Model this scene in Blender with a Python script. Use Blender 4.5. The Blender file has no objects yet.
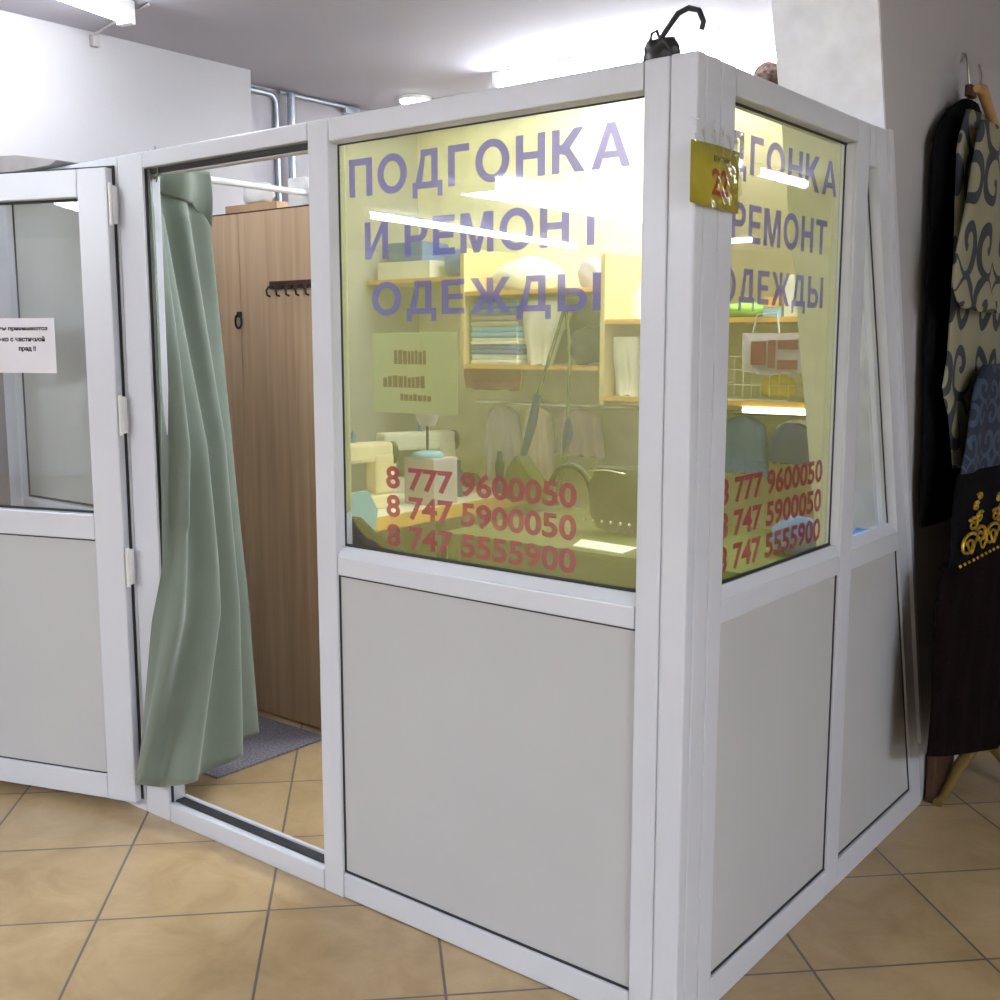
import bpy, bmesh, math, random
from mathutils import Vector, Matrix
random.seed(7)
SC = bpy.context.scene
COL = SC.collection
PI = math.pi

# ------------------------------------------------------------------ materials
MATS = {}
def nodes_of(name):
    m = bpy.data.materials.new(name); m.use_nodes = True
    nt = m.node_tree; nt.nodes.clear()
    out = nt.nodes.new('ShaderNodeOutputMaterial')
    MATS[name] = m
    return m, nt, out
def N(nt, t, **kw):
    n = nt.nodes.new(t)
    for k, v in kw.items():
        if k in n.inputs: n.inputs[k].default_value = v
        else: setattr(n, k, v)
    return n
def math_n(nt, op, a, b=None, c=None):
    n = nt.nodes.new('ShaderNodeMath'); n.operation = op
    for i, v in enumerate((a, b, c)):
        if v is None: continue
        if isinstance(v, (int, float)): n.inputs[i].default_value = v
        else: nt.links.new(v, n.inputs[i])
    return n.outputs[0]
def rgba(c): return (c[0], c[1], c[2], 1)
def simple(name, col, rough=.5, metal=0, spec=.5, noise=.06, nscale=12, bump=0, bscale=80, sheen=0, stretch=None, col2=None):
    m, nt, out = nodes_of(name)
    b = N(nt, 'ShaderNodeBsdfPrincipled', Roughness=rough, Metallic=metal)
    b.inputs['Specular IOR Level'].default_value = spec
    if sheen: b.inputs['Sheen Weight'].default_value = sheen
    tc = N(nt, 'ShaderNodeTexCoord')
    src = tc.outputs['Object']
    if stretch:
        mp = N(nt, 'ShaderNodeMapping'); mp.inputs['Scale'].default_value = stretch
        nt.links.new(src, mp.inputs[0]); src = mp.outputs[0]
    nz = N(nt, 'ShaderNodeTexNoise', Scale=nscale, Detail=4.0); nt.links.new(src, nz.inputs['Vector'])
    cr = N(nt, 'ShaderNodeValToRGB')
    c2 = col2 or tuple(max(0, v * (1 - 2 * noise)) for v in col)
    c1 = col if col2 else tuple(min(1, v * (1 + noise)) for v in col)
    cr.color_ramp.elements[0].position = .3; cr.color_ramp.elements[1].position = .7
    cr.color_ramp.elements[0].color = rgba(c2); cr.color_ramp.elements[1].color = rgba(c1)
    nt.links.new(nz.outputs['Fac'], cr.inputs[0]); nt.links.new(cr.outputs[0], b.inputs['Base Color'])
    if bump:
        nb = N(nt, 'ShaderNodeTexNoise', Scale=bscale, Detail=3.0); nt.links.new(src, nb.inputs['Vector'])
        bp = N(nt, 'ShaderNodeBump', Strength=bump, Distance=.01)
        nt.links.new(nb.outputs['Fac'], bp.inputs['Height']); nt.links.new(bp.outputs[0], b.inputs['Normal'])
    nt.links.new(b.outputs[0], out.inputs[0])
    return m
def emis(name, col, st):
    m, nt, out = nodes_of(name)
    e = N(nt, 'ShaderNodeEmission', Color=rgba(col), Strength=st)
    nt.links.new(e.outputs[0], out.inputs[0]); return m
def glass(name, tint=(.97, .98, .98), refl=1.0):
    m, nt, out = nodes_of(name)
    t = N(nt, 'ShaderNodeBsdfTransparent', Color=rgba(tint))
    g = N(nt, 'ShaderNodeBsdfGlossy', Color=(1, 1, 1, 1), Roughness=.015)
    fr = N(nt, 'ShaderNodeLayerWeight', Blend=.5)
    p5 = math_n(nt, 'POWER', fr.outputs['Facing'], 5.0)
    f = math_n(nt, 'MULTIPLY', math_n(nt, 'MULTIPLY_ADD', p5, .96, .04), refl)
    mx = N(nt, 'ShaderNodeMixShader')
    nt.links.new(f, mx.inputs[0]); nt.links.new(t.outputs[0], mx.inputs[1]); nt.links.new(g.outputs[0], mx.inputs[2])
    nt.links.new(mx.outputs[0], out.inputs[0]); return m
def film(name, body, tint, fac, transl=.5, rough_noise=True):
    """a see-through vinyl film: part of the light passes, part is scattered by its pigment"""
    m, nt, out = nodes_of(name)
    t = N(nt, 'ShaderNodeBsdfTransparent', Color=rgba(tint))
    d = N(nt, 'ShaderNodeBsdfDiffuse', Color=rgba(body))
    l = N(nt, 'ShaderNodeBsdfTranslucent', Color=rgba(body))
    m1 = N(nt, 'ShaderNodeMixShader'); m1.inputs[0].default_value = transl
    nt.links.new(d.outputs[0], m1.inputs[1]); nt.links.new(l.outputs[0], m1.inputs[2])
    m2 = N(nt, 'ShaderNodeMixShader'); m2.inputs[0].default_value = fac
    nt.links.new(t.outputs[0], m2.inputs[1]); nt.links.new(m1.outputs[0], m2.inputs[2])
    nt.links.new(m2.outputs[0], out.inputs[0]); return m

PVC = simple('white_pvc', (.63, .65, .69), .30, noise=.015, nscale=3)
PANEL = simple('pvc_panel', (.51, .515, .515), .5, noise=.02, nscale=2)
GASKET = simple('gasket', (.02, .02, .022), .6)
WALLW = simple('white_plaster', (.74, .72, .72), .8, noise=.02, nscale=2, bump=.05)
WALLG = simple('grey_plaster', (.50, .49, .50), .85, noise=.03, nscale=2, bump=.05)
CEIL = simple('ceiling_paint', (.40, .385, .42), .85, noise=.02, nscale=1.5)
ORANGE = simple('orange_edge', (.75, .42, .12), .5)
SHELFW = simple('pale_beech', (.70, .56, .33), .55, stretch=(2, 20, 20))
CREAM = simple('cream_wall', (.80, .77, .66), .8)
STEEL = simple('galvanised_steel', (.45, .50, .58), .35, metal=.8)
CHROME = simple('chrome', (.8, .8, .82), .15, metal=1)
WHITEM = simple('white_enamel', (.82, .82, .8), .3)
CREAMM = simple('cream_enamel', (.8, .72, .55), .35)
BLACK = simple('black_cloth', (.005, .005, .006), .95, spec=.1, noise=.1, bump=.3)
BLACKP = simple('black_plastic', (.02, .02, .022), .4)
BROWN = simple('dark_brown_cloth', (.007, .003, .003), .95, spec=.1, noise=.3, bump=.3)
BRBOX = simple('brown_wood', (.07, .03, .015), .6)
GOLD = simple('gold_thread', (.75, .48, .05), .35, metal=.5, noise=.3, nscale=60)
GOLDW = simple('gilded_wood', (.30, .20, .06), .35, metal=.4)
WHITEC = simple('white_cloth', (.85, .85, .85), .9, bump=.3, bscale=20)
LILAC = simple('lilac_cloth', (.50, .44, .56), .9, bump=.2)
LILAC2 = simple('mauve_cloth', (.42, .30, .38), .9, bump=.2)
PINKC = simple('pink_cloth', (.62, .50, .54), .9)
BURG = simple('burgundy_cloth', (.22, .04, .07), .9)
BLUEC = simple('blue_cloth', (.10, .18, .48), .9, bump=.2)
SKYC = simple('sky_blue_cloth', (.25, .50, .72), .9)
SKYC2 = simple('bright_blue_plastic', (.02, .22, .75), .3)
TANB = simple('tan_board', (.15, .125, .09), .8)
NAVY = simple('navy_cloth', (.03, .04, .16), .9)
OLIVE = simple('olive_cloth', (.10, .11, .035), .9)
DARKOL = simple('dark_bag_leather', (.035, .035, .02), .5)
GREENC = simple('green_cloth', (.20, .38, .08), .9)
YELC = simple('yellow_cloth', (.80, .62, .06), .9)
PAPER = simple('paper', (.74, .73, .76), .8, noise=.01)
INK = simple('black_ink', (.02, .02, .02), .8)
TILEG = None
CURT = simple('sage_curtain', (.17, .205, .16), .85, noise=.03, nscale=8, bump=.15, bscale=300, sheen=.3)
MATG = simple('grey_doormat', (.24, .225, .26), .95, noise=.25, nscale=120, bump=.5, bscale=200)
GREYB = simple('grey_board', (.38, .36, .35), .7)
CARD = simple('cardboard', (.55, .36, .2), .8)
TAGY = simple('yellow_card', (.50, .43, .035), .55)
REDI = simple('red_ink', (.42, .07, .03), .6)
GREYI = simple('grey_ink', (.10, .10, .06), .6)
FUR = simple('brown_fur', (.09, .05, .035), .95, noise=.4, nscale=60, bump=.6)
TUBE = emis('lamp_tube', (.88, .95, 1.08), 34)
TUBELEFT = emis('lamp_tube_left', (.92, .96, 1.04), 26)
TUBEFAR = emis('lamp_tube_far', (.92, .96, 1.04), 9)
TUBEIN = emis('lamp_tube_inside', (.90, .96, 1.06), 42)
DOWN = emis('downlight_lens', (1, 1, .98), 20)
UNDER = emis('under_shelf_tube', (1, 1, 1), 5)
GLASS = glass('window_glass')
SLEEVE = glass('plastic_sleeve', (.97, .97, .95), 1.6)
FILM = film('yellow_vinyl_film', (.46, .47, .10), (.985, .975, .80), .17)
PURP = film('purple_vinyl_letter', (.20, .18, .60), (.50, .46, .86), .5, .3)
REDV = film('red_vinyl_letter', (.40, .06, .09), (.60, .28, .30), .62, .3)
SHEETM = film('pale_green_sheet', (.62, .64, .54), (.8, .85, .7), .7)
ORV = film('orange_print', (.60, .46, .22), (.85, .7, .5), .35)
FROST = film('frosted_pane_film', (.70, .72, .69), (.6, .62, .6), .75, .35)

def wood_mat():
    m, nt, out = nodes_of('wood_laminate')
    tc = N(nt, 'ShaderNodeTexCoord'); mp = N(nt, 'ShaderNodeMapping')
    mp.inputs['Scale'].default_value = (14, 14, .6)
    nt.links.new(tc.outputs['Object'], mp.inputs[0])
    nz = N(nt, 'ShaderNodeTexNoise', Scale=2.2, Detail=6.0, Distortion=.4); nt.links.new(mp.outputs[0], nz.inputs['Vector'])
    cr = N(nt, 'ShaderNodeValToRGB')
    cr.color_ramp.elements[0].position = .3; cr.color_ramp.elements[1].position = .72
    cr.color_ramp.elements[0].color = (.52, .35, .205, 1); cr.color_ramp.elements[1].color = (.68, .50, .32, 1)
    b = N(nt, 'ShaderNodeBsdfPrincipled', Roughness=.45)
    nt.links.new(nz.outputs['Fac'], cr.inputs[0]); nt.links.new(cr.outputs[0], b.inputs['Base Color'])
    nt.links.new(b.outputs[0], out.inputs[0]); return m
WOOD = wood_mat()

def tile_mat():
    m, nt, out = nodes_of('beige_floor_tiles')
    tc = N(nt, 'ShaderNodeTexCoord'); sp = N(nt, 'ShaderNodeSeparateXYZ')
    nt.links.new(tc.outputs['Object'], sp.inputs[0])
    X, Y = sp.outputs[0], sp.outputs[1]
    u = math_n(nt, 'DIVIDE', math_n(nt, 'ADD', math_n(nt, 'ADD', X, Y), .662 + 61.15), .6115)
    v = math_n(nt, 'DIVIDE', math_n(nt, 'ADD', math_n(nt, 'SUBTRACT', Y, X), -.308 + 61.2), .6122)
    def edge(w):
        fr = math_n(nt, 'FRACT', w)
        return math_n(nt, 'MINIMUM', fr, math_n(nt, 'SUBTRACT', 1.0, fr))
    e = math_n(nt, 'MINIMUM', edge(u), edge(v))
    grout = math_n(nt, 'SMOOTH_MIN', math_n(nt, 'MULTIPLY', math_n(nt, 'SUBTRACT', e, .0055), 220), 1.0, .1)
    grout = math_n(nt, 'MAXIMUM', grout, 0.0)
    # per tile tone
    cx = N(nt, 'ShaderNodeCombineXYZ')
    nt.links.new(math_n(nt, 'FLOOR', u), cx.inputs[0]); nt.links.new(math_n(nt, 'FLOOR', v), cx.inputs[1])
    wn = N(nt, 'ShaderNodeTexWhiteNoise'); nt.links.new(cx.outputs[0], wn.inputs['Vector'])
    n1 = N(nt, 'ShaderNodeTexNoise', Scale=5.0, Detail=6.0, Roughness=.65, Distortion=.6); nt.links.new(tc.outputs['Object'], n1.inputs['Vector'])
    mixf = math_n(nt, 'ADD', math_n(nt, 'MULTIPLY', n1.outputs['Fac'], .85), math_n(nt, 'MULTIPLY', wn.outputs['Value'], .15))
    cr = N(nt, 'ShaderNodeValToRGB')
    cr.color_ramp.elements[0].position = .3; cr.color_ramp.elements[1].position = .7
    cr.color_ramp.elements[0].color = (.36, .245, .115, 1); cr.color_ramp.elements[1].color = (.54, .40, .22, 1)
    nt.links.new(mixf, cr.inputs[0])
    mx = N(nt, 'ShaderNodeMixRGB'); mx.inputs[1].default_value = (.13, .11, .095, 1)
    nt.links.new(grout, mx.inputs[0]); nt.links.new(cr.outputs[0], mx.inputs[2])
    b = N(nt, 'ShaderNodeBsdfPrincipled', Roughness=.33)
    nt.links.new(mx.outputs[0], b.inputs['Base Color'])
    bp = N(nt, 'ShaderNodeBump', Strength=.25, Distance=.003); nt.links.new(grout, bp.inputs['Height'])
    nt.links.new(bp.outputs[0], b.inputs['Normal'])
    nt.links.new(b.outputs[0], out.inputs[0]); return m
TILE = tile_mat()

def scroll_mat(name, base, ink, cell, width=.35):
    """felt scroll ornament: a spiral in every cell, neighbours mirrored"""
    m, nt, out = nodes_of(name)
    tc = N(nt, 'ShaderNodeTexCoord'); nz = N(nt, 'ShaderNodeTexNoise', Scale=4.0)
    nt.links.new(tc.outputs['Object'], nz.inputs['Vector'])
    va = N(nt, 'ShaderNodeVectorMath', operation='MULTIPLY_ADD')
    nt.links.new(nz.outputs['Color'], va.inputs[0]); va.inputs[1].default_value = (.05, .05, .05)
    nt.links.new(tc.outputs['Object'], va.inputs[2])
    sp = N(nt, 'ShaderNodeSeparateXYZ'); nt.links.new(va.outputs[0], sp.inputs[0])
    a = math_n(nt, 'DIVIDE', math_n(nt, 'ADD', sp.outputs[1], 10), cell)
    b_ = math_n(nt, 'DIVIDE', math_n(nt, 'ADD', sp.outputs[2], 10), cell)
    pa = math_n(nt, 'SUBTRACT', math_n(nt, 'PINGPONG', a, 1.0), .5)
    pb = math_n(nt, 'SUBTRACT', math_n(nt, 'PINGPONG', b_, 1.0), .5)
    r = math_n(nt, 'SQRT', math_n(nt, 'ADD', math_n(nt, 'MULTIPLY', pa, pa), math_n(nt, 'MULTIPLY', pb, pb)))
    th = math_n(nt, 'ARCTAN2', pb, pa)
    s = math_n(nt, 'SINE', math_n(nt, 'ADD', th, math_n(nt, 'MULTIPLY', r, 12.0)))
    k = math_n(nt, 'GREATER_THAN', s, width)
    k = math_n(nt, 'MULTIPLY', k, math_n(nt, 'LESS_THAN', r, .56))
    mx = N(nt, 'ShaderNodeMixRGB'); mx.inputs[1].default_value = rgba(base); mx.inputs[2].default_value = rgba(ink)
    nt.links.new(k, mx.inputs[0])
    b = N(nt, 'ShaderNodeBsdfPrincipled', Roughness=.9)
    nt.links.new(mx.outputs[0], b.inputs['Base Color']); nt.links.new(b.outputs[0], out.inputs[0]); return m
SCROLL = scroll_mat('scroll_felt', (.27, .255, .165), (.04, .045, .055), .17)
BLUEPAT = scroll_mat('blue_patterned_cloth', (.02, .026, .05), (.05, .075, .12), .08, .2)

# ------------------------------------------------------------------ mesh helpers
class MB:
    def __init__(s): s.v = []; s.f = []; s.sm = []
    def add(s, vs, fs, smooth=False):
        o = len(s.v); s.v += [Vector(v) for v in vs]
        for f in fs: s.f.append(tuple(i + o for i in f)); s.sm.append(smooth)
        return s
    def box(s, x0, x1, y0, y1, z0, z1, bev=0.0, M=None):
        bm = bmesh.new(); bmesh.ops.create_cube(bm, size=1)
        for v in bm.verts:
            v.co = Vector((x0 + (v.co.x + .5) * (x1 - x0), y0 + (v.co.y + .5) * (y1 - y0), z0 + (v.co.z + .5) * (z1 - z0)))
        if bev: bmesh.ops.bevel(bm, geom=bm.edges[:], offset=bev, segments=2, profile=.6, affect='EDGES')
        return s.bm(bm, M)
    def bm(s, bm, M=None, smooth=False):
        bmesh.ops.recalc_face_normals(bm, faces=bm.faces[:])
        bm.verts.index_update()
        s.add([(M @ v.co if M else v.co.copy()) for v in bm.verts], [[v.index for v in f.verts] for f in bm.faces], smooth)
        bm.free(); return s
    def prism(s, poly, axis, a0, a1):
        """poly: 2D points in the two other axes (order y,z / x,z / x,y)"""
        n = len(poly)
        def p(q, a):
            return {'x': (a, q[0], q[1]), 'y': (q[0], a, q[1]), 'z': (q[0], q[1], a)}[axis]
        vs = [p(q, a0) for q in poly] + [p(q, a1) for q in poly]
        fs = [tuple(range(n)), tuple(range(2 * n - 1, n - 1, -1))] + [(i, i + n, (i + 1) % n + n, (i + 1) % n) for i in range(n)]
        bm = bmesh.new(); bv = [bm.verts.new(v) for v in vs]
        for f in fs: bm.faces.new([bv[i] for i in f])
        return s.bm(bm)
    def tube(s, pts, r, seg=10, caps=True):
        pts = [Vector(p) for p in pts]; n = len(pts)
        rs = r if isinstance(r, (list, tuple)) else [r] * n
        rings = []; prev = None
        for i, p in enumerate(pts):
            t = (pts[min(i + 1, n - 1)] - pts[max(i - 1, 0)]).normalized()
            if prev is None:
                a = t.orthogonal().normalized()
            else:
                a = (prev - t * prev.dot(t)); a = a.normalized() if a.length > 1e-6 else t.orthogonal().normalized()
            prev = a; b = t.cross(a)
            rings.append([p + (a * math.cos(2 * PI * k / seg) + b * math.sin(2 * PI * k / seg)) * rs[i] for k in range(seg)])
        vs = [v for R in rings for v in R]; fs = []
        for i in range(n - 1):
            for k in range(seg):
                fs.append((i * seg + k, i * seg + (k + 1) % seg, (i + 1) * seg + (k + 1) % seg, (i + 1) * seg + k))
        s.add(vs, fs, True)
        if caps: s.add(rings[0], [tuple(range(seg - 1, -1, -1))]).add(rings[-1], [tuple(range(seg))])
        return s
    def lathe(s, prof, c, seg=20, sx=1, sy=1, M=None):
        vs = []; fs = []
        for r, z in prof:
            for k in range(seg):
                v = Vector((r * sx * math.cos(2 * PI * k / seg), r * sy * math.sin(2 * PI * k / seg), z))
                if M: v = M @ v
                vs.append(v + Vector(c))
        for i in range(len(prof) - 1):
            for k in range(seg):
                fs.append((i * seg + k, i * seg + (k + 1) % seg, (i + 1) * seg + (k + 1) % seg, (i + 1) * seg + k))
        s.add(vs, fs, True)
        s.add(vs[:seg], [tuple(range(seg - 1, -1, -1))]); s.add(vs[-seg:], [tuple(range(seg))]); return s
    def sheet(s, poly3):   # flat polygon
        return s.add(poly3, [tuple(range(len(poly3)))])
    def build(s, name, mat, parent=None, world=True):
        off = Vector((0, 0, 0))
        if parent:
            p = parent
            while p: off += p.location; p = p.parent
        me = bpy.data.meshes.new(name)
        me.from_pydata([v - off for v in s.v], [], s.f)
        me.materials.append(mat)
        for i, p in enumerate(me.polygons): p.use_smooth = s.sm[i]
        me.update()
        o = bpy.data.objects.new(name, me); COL.objects.link(o)
        if parent: o.parent = parent
        return o
def tag(o, label=None, cat=None, group=None, kind=None):
    if label: o['label'] = label
    if cat: o['category'] = cat
    if group: o['group'] = group
    if kind: o['kind'] = kind
    return o
def empty(name, loc, label, cat, group=None):
    o = bpy.data.objects.new(name, None); COL.objects.link(o); o.location = loc; o.empty_display_size = .1
    return tag(o, label, cat, group)
def centre(o):
    """move a single-mesh thing's origin to the middle of its base"""
    me = o.data; xs = [v.co for v in me.vertices]
    c = Vector(((min(v.x for v in xs) + max(v.x for v in xs)) / 2, (min(v.y for v in xs) + max(v.y for v in xs)) / 2, min(v.z for v in xs)))
    for v in me.vertices: v.co -= c
    o.location = c; return o
def solo(mb, name, mat, label, cat, group=None):
    return tag(centre(mb.build(name, mat)), label, cat, group)
def struct(mb, name, mat): return tag(mb.build(name, mat), kind='structure')
def copy_tree(o, loc=None, rz=None, label=None, parent=None):
    c = o.copy(); COL.objects.link(c)
    if parent: c.parent = parent
    if loc is not None: c.location = loc
    if rz is not None: c.rotation_euler.z = rz
    if label: c['label'] = label
    for ch in list(o.children): copy_tree(ch, parent=c)
    return c

def drape(rows, c, thick, axis='x', folds=5, amp=.012, seg=40, nrow=26, phase=0., puff=1.0, growth=0.):
    """hanging cloth: rows of (height, left, right) from top to bottom; closed cross-section of a given thickness, with folds"""
    rows = sorted(rows, key=lambda r: -r[0]); mb = MB(); vs = []
    z0, z1 = rows[0][0], rows[-1][0]
    def at(z):
        for i in range(len(rows) - 1):
            if rows[i][0] >= z >= rows[i + 1][0]:
                t = (rows[i][0] - z) / max(1e-6, rows[i][0] - rows[i + 1][0])
                return [rows[i][k] + (rows[i + 1][k] - rows[i][k]) * t for k in (1, 2)]
        return rows[-1][1:]
    for j in range(nrow):
        t = j / (nrow - 1); z = z0 + (z1 - z0) * t; l, r = at(z)
        th = thick * (.55 + .45 * math.sin(PI * min(1, t * 1.2 + .15)) * puff) + growth * t
        for k in range(seg):
            a = 2 * PI * k / seg; u = -math.cos(a); w = (u + 1) / 2
            side = math.sin(a); side = math.copysign(abs(side) ** .6, side)
            d = side * th / 2 + amp * (.3 + t) * math.sin(2 * PI * folds * w + phase + .7 * math.sin(3 * t))
            p = l + (r - l) * w; zz = z + .006 * math.sin(2 * PI * folds * w + phase) * (1 if j else 0)
            vs.append((c + d, p, zz) if axis == 'x' else (p, c + d, zz))
    fs = [(j * seg + k, j * seg + (k + 1) % seg, (j + 1) * seg + (k + 1) % seg, (j + 1) * seg + k) for j in range(nrow - 1) for k in range(seg)]
    mb.add(vs, fs, True); mb.add(vs[:seg], [tuple(range(seg - 1, -1, -1))], True); mb.add(vs[-seg:], [tuple(range(seg))], True)
    return mb

FONT_OFF = .03
def text_mesh(body, rect, depth, plane, bold=FONT_OFF, flip=False, thick=0.0):
    """lettering fitted into rect=(a0,a1,z0,z1) on plane 'y' (front) or 'x' (side, reads towards +y), facing the hall"""
    cu = bpy.data.curves.new('tmp_text', 'FONT'); cu.body = body; cu.offset = bold; cu.resolution_u = 4; cu.extrude = 0.0
    ob = bpy.data.objects.new('tmp_text', cu); COL.objects.link(ob)
    dg = bpy.context.evaluated_depsgraph_get(); dg.update()
    me = bpy.data.meshes.new_from_object(ob.evaluated_get(dg))
    vs = [v.co.copy() for v in me.vertices]; fs = [tuple(p.vertices) for p in me.polygons]
    bpy.data.objects.remove(ob); bpy.data.curves.remove(cu); bpy.data.meshes.remove(me)
    ax0 = min(v.x for v in vs); ax1 = max(v.x for v in vs); ay0 = min(v.y for v in vs); ay1 = max(v.y for v in vs)
    a0, a1, z0, z1 = rect; out = []
    for v in vs:
        a = a0 + (v.x - ax0) / (ax1 - ax0) * (a1 - a0); z = z0 + (v.y - ay0) / (ay1 - ay0) * (z1 - z0)
        out.append((a, depth, z) if plane == 'y' else (depth, a, z))
    return MB().add(out, fs)

# bold block capitals drawn as convex pieces, height 1
def ring(cx, cy, rx, ry, sx, sy, a0=0., a1=2 * PI, n=24):
    out = []
    for i in range(n):
        t0 = a0 + (a1 - a0) * i / n; t1 = a0 + (a1 - a0) * (i + 1) / n
        o = lambda t, k: (cx + (rx - k * sx) * math.cos(t), cy + (ry - k * sy) * math.sin(t))
        out.append([o(t0, 0), o(t1, 0), o(t1, 1), o(t0, 1)])
    return out
def q(x0, x1, y0, y1): return [(x0, y0), (x1, y0), (x1, y1), (x0, y1)]
def bowl(x, y0, y1, r):   # right-hand bowl attached to a stem
    h = (y1 - y0) / 2; c = (y0 + y1) / 2
    return [q(.2, x, y1 - .17, y1), q(.2, x, y0, y0 + .17)] + ring(x, c, r, h, .2, .17, -PI / 2, PI / 2, 12)
GL = {
    'П': (.78, [q(0, .2, 0, 1), q(.58, .78, 0, 1), q(.2, .58, .82, 1)]),
    'О': (.96, ring(.48, .5, .48, .52, .21, .19)),
    'Д': (.92, [q(0, .92, .02, .19), q(0, .15, -.2, .02), q(.77, .92, -.2, .02), q(.58, .78, .19, 1), q(.26, .58, .83, 1), [(.10, .19), (.30, .19), (.40, .83), (.26, .83)]]),
    'Г': (.62, [q(0, .2, 0, 1), q(.2, .62, .82, 1)]),
    'Н': (.78, [q(0, .2, 0, 1), q(.58, .78, 0, 1), q(.2, .58, .42, .59)]),
    'К': (.82, [q(0, .2, 0, 1), [(.2, .42), (.34, .60), (.34, .60), (.2, .66)], [(.2, .42), (.34, .40), (.80, 1), (.56, 1), (.2, .6)][1:] + [(.2, .44)], [(.34, .40), (.58, 0), (.84, 0), (.46, .56)]]),
    'А': (.94, [[(0, 0), (.21, 0), (.47, .76), (.37, 1)], [(.73, 0), (.94, 0), (.57, 1), (.47, .76)], [(.37, 1), (.47, .76), (.57, 1)], [(.285, .22), (.655, .22), (.60, .38), (.34, .38)]]),
    'И': (.80, [q(0, .2, 0, 1), q(.6, .8, 0, 1), [(.2, 0), (.2, .30), (.6, 1), (.6, .70)]]),
    'Р': (.74, [q(0, .2, 0, 1)] + bowl(.44, .38, 1, .31)),
    'Е': (.68, [q(0, .2, 0, 1), q(.2, .68, .83, 1), q(.2, .64, .42, .58), q(.2, .68, 0, .17)]),
    'М': (.98, [q(0, .19, 0, 1), q(.79, .98, 0, 1), [(.19, 1), (.19, .62), (.40, 0), (.49, 0), (.49, .30), (.28, 1)], [(.79, 1), (.70, 1), (.49, .30), (.49, 0), (.58, 0), (.79, .62)]]),
    'Т': (.76, [q(.28, .48, 0, .83), q(0, .76, .83, 1)]),
    'Ж': (1.12, [q(.47, .65, 0, 1), [(0, 0), (.22, 0), (.47, .42), (.47, .58), (.30, .52)], [(0, 1), (.30, .52), (.47, .58), (.22, 1)], [(1.12, 0), (.90, 0), (.65, .42), (.65, .58), (.82, .52)], [(1.12, 1), (.82, .52), (.65, .58), (.90, 1)]]),
    'Ы': (1.08, [q(0, .2, 0, 1), q(.88, 1.08, 0, 1)] + bowl(.44, 0, .62, .31)),
}
def block_text(body, rect, depth, plane, z_drop=False):
    """(a0, a1, z0, z1) is the cap-height box; feet of the letter Д may hang below it"""
    x = 0; pieces = []
    for ch in body:
        if ch == ' ': x += .38; continue
        w, ps = GL[ch]
        for p in ps: pieces.append([(x + a, b_) for a, b_ in p])
        x += w + .17
    x -= .17; a0, a1, z0, z1 = rect; mb = MB()
    for p in pieces:
        pts = []
        for a, b_ in p:
            A = a0 + a / x * (a1 - a0); Z = z0 + b_ * (z1 - z0)
            pts.append((A, depth, Z) if plane == 'y' else (depth, A, Z))
        mb.sheet(pts)
    return mb

# ------------------------------------------------------------------ room shell
struct(MB().box(-9, 6, -9, 11, -.1, 0), 'floor', TILE)
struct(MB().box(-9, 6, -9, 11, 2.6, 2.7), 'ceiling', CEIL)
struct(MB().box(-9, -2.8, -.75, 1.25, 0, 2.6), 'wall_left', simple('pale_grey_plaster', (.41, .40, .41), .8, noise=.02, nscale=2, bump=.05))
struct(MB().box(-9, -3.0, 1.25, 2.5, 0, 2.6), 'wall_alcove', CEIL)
struct(MB().box(-9, -.28, 2.5, 2.6, 0, 2.6), 'wall_back', CREAM)
struct(MB().box(-9, 6, -9.1, -9, 0, 2.6), 'wall_front', WALLW)
struct(MB().box(6, 6.1, -9, 11, 0, 2.6), 'wall_far_right', WALLW)
struct(MB().box(0, 6, 11, 11.1, 0, 2.6), 'wall_far', WALLW)
struct(MB().box(-9.1, -9, -9, -.75, 0, 2.6), 'wall_far_left', WALLW)
SL = .295
def lean(z): return .993 + SL * (1.99 - z)
struct(MB().prism([(lean(0) + .012, 0), (11, 0), (11, 2.6), (lean(2.6) + .012, 2.6)], 'x', -.268, -.004), 'wall_right', WALLG)
struct(MB().prism([(lean(0), 0), (lean(0) + .0118, 0), (lean(2.6) + .0118, 2.6), (lean(2.6), 2.6)], 'x', -.28, -.004), 'trim_1', simple('bright_white_paint', (.86, .86, .88), .6))
struct(MB().box(-.28, -.2685, 1.9, 11, 0, 2.6), 'trim_2', WALLW)

# ------------------------------------------------------------------ booth
booth = empty('partition_booth', (-.9, .03, 0), 'white plastic-framed glazed partition booth with an open door, filling the middle of the view', 'booth')
D = .06
BV = .004
# front frame (facing the hall at y = 0)
f = MB()
f.box(-1.89, -1.77, 0, D, 0, 2.0, BV).box(-1.075, -1.003, 0, D, 0, 2.0, BV).box(-.117, -.0605, 0, D, 0, 2.0, BV)
f.box(-1.768, -1.077, .0005, D - .0005, 1.955, 1.9995, BV).box(-1.0, -.119, .0005, D - .0005, 1.945, 1.9995, BV)
f.box(-1.0, -.119, .0005, D - .0005, .876, .925, BV).box(-1.0, -.119, .0005, D - .0005, .003, .07, BV)
ff = f.build('front_frame', PVC, booth)
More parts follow.
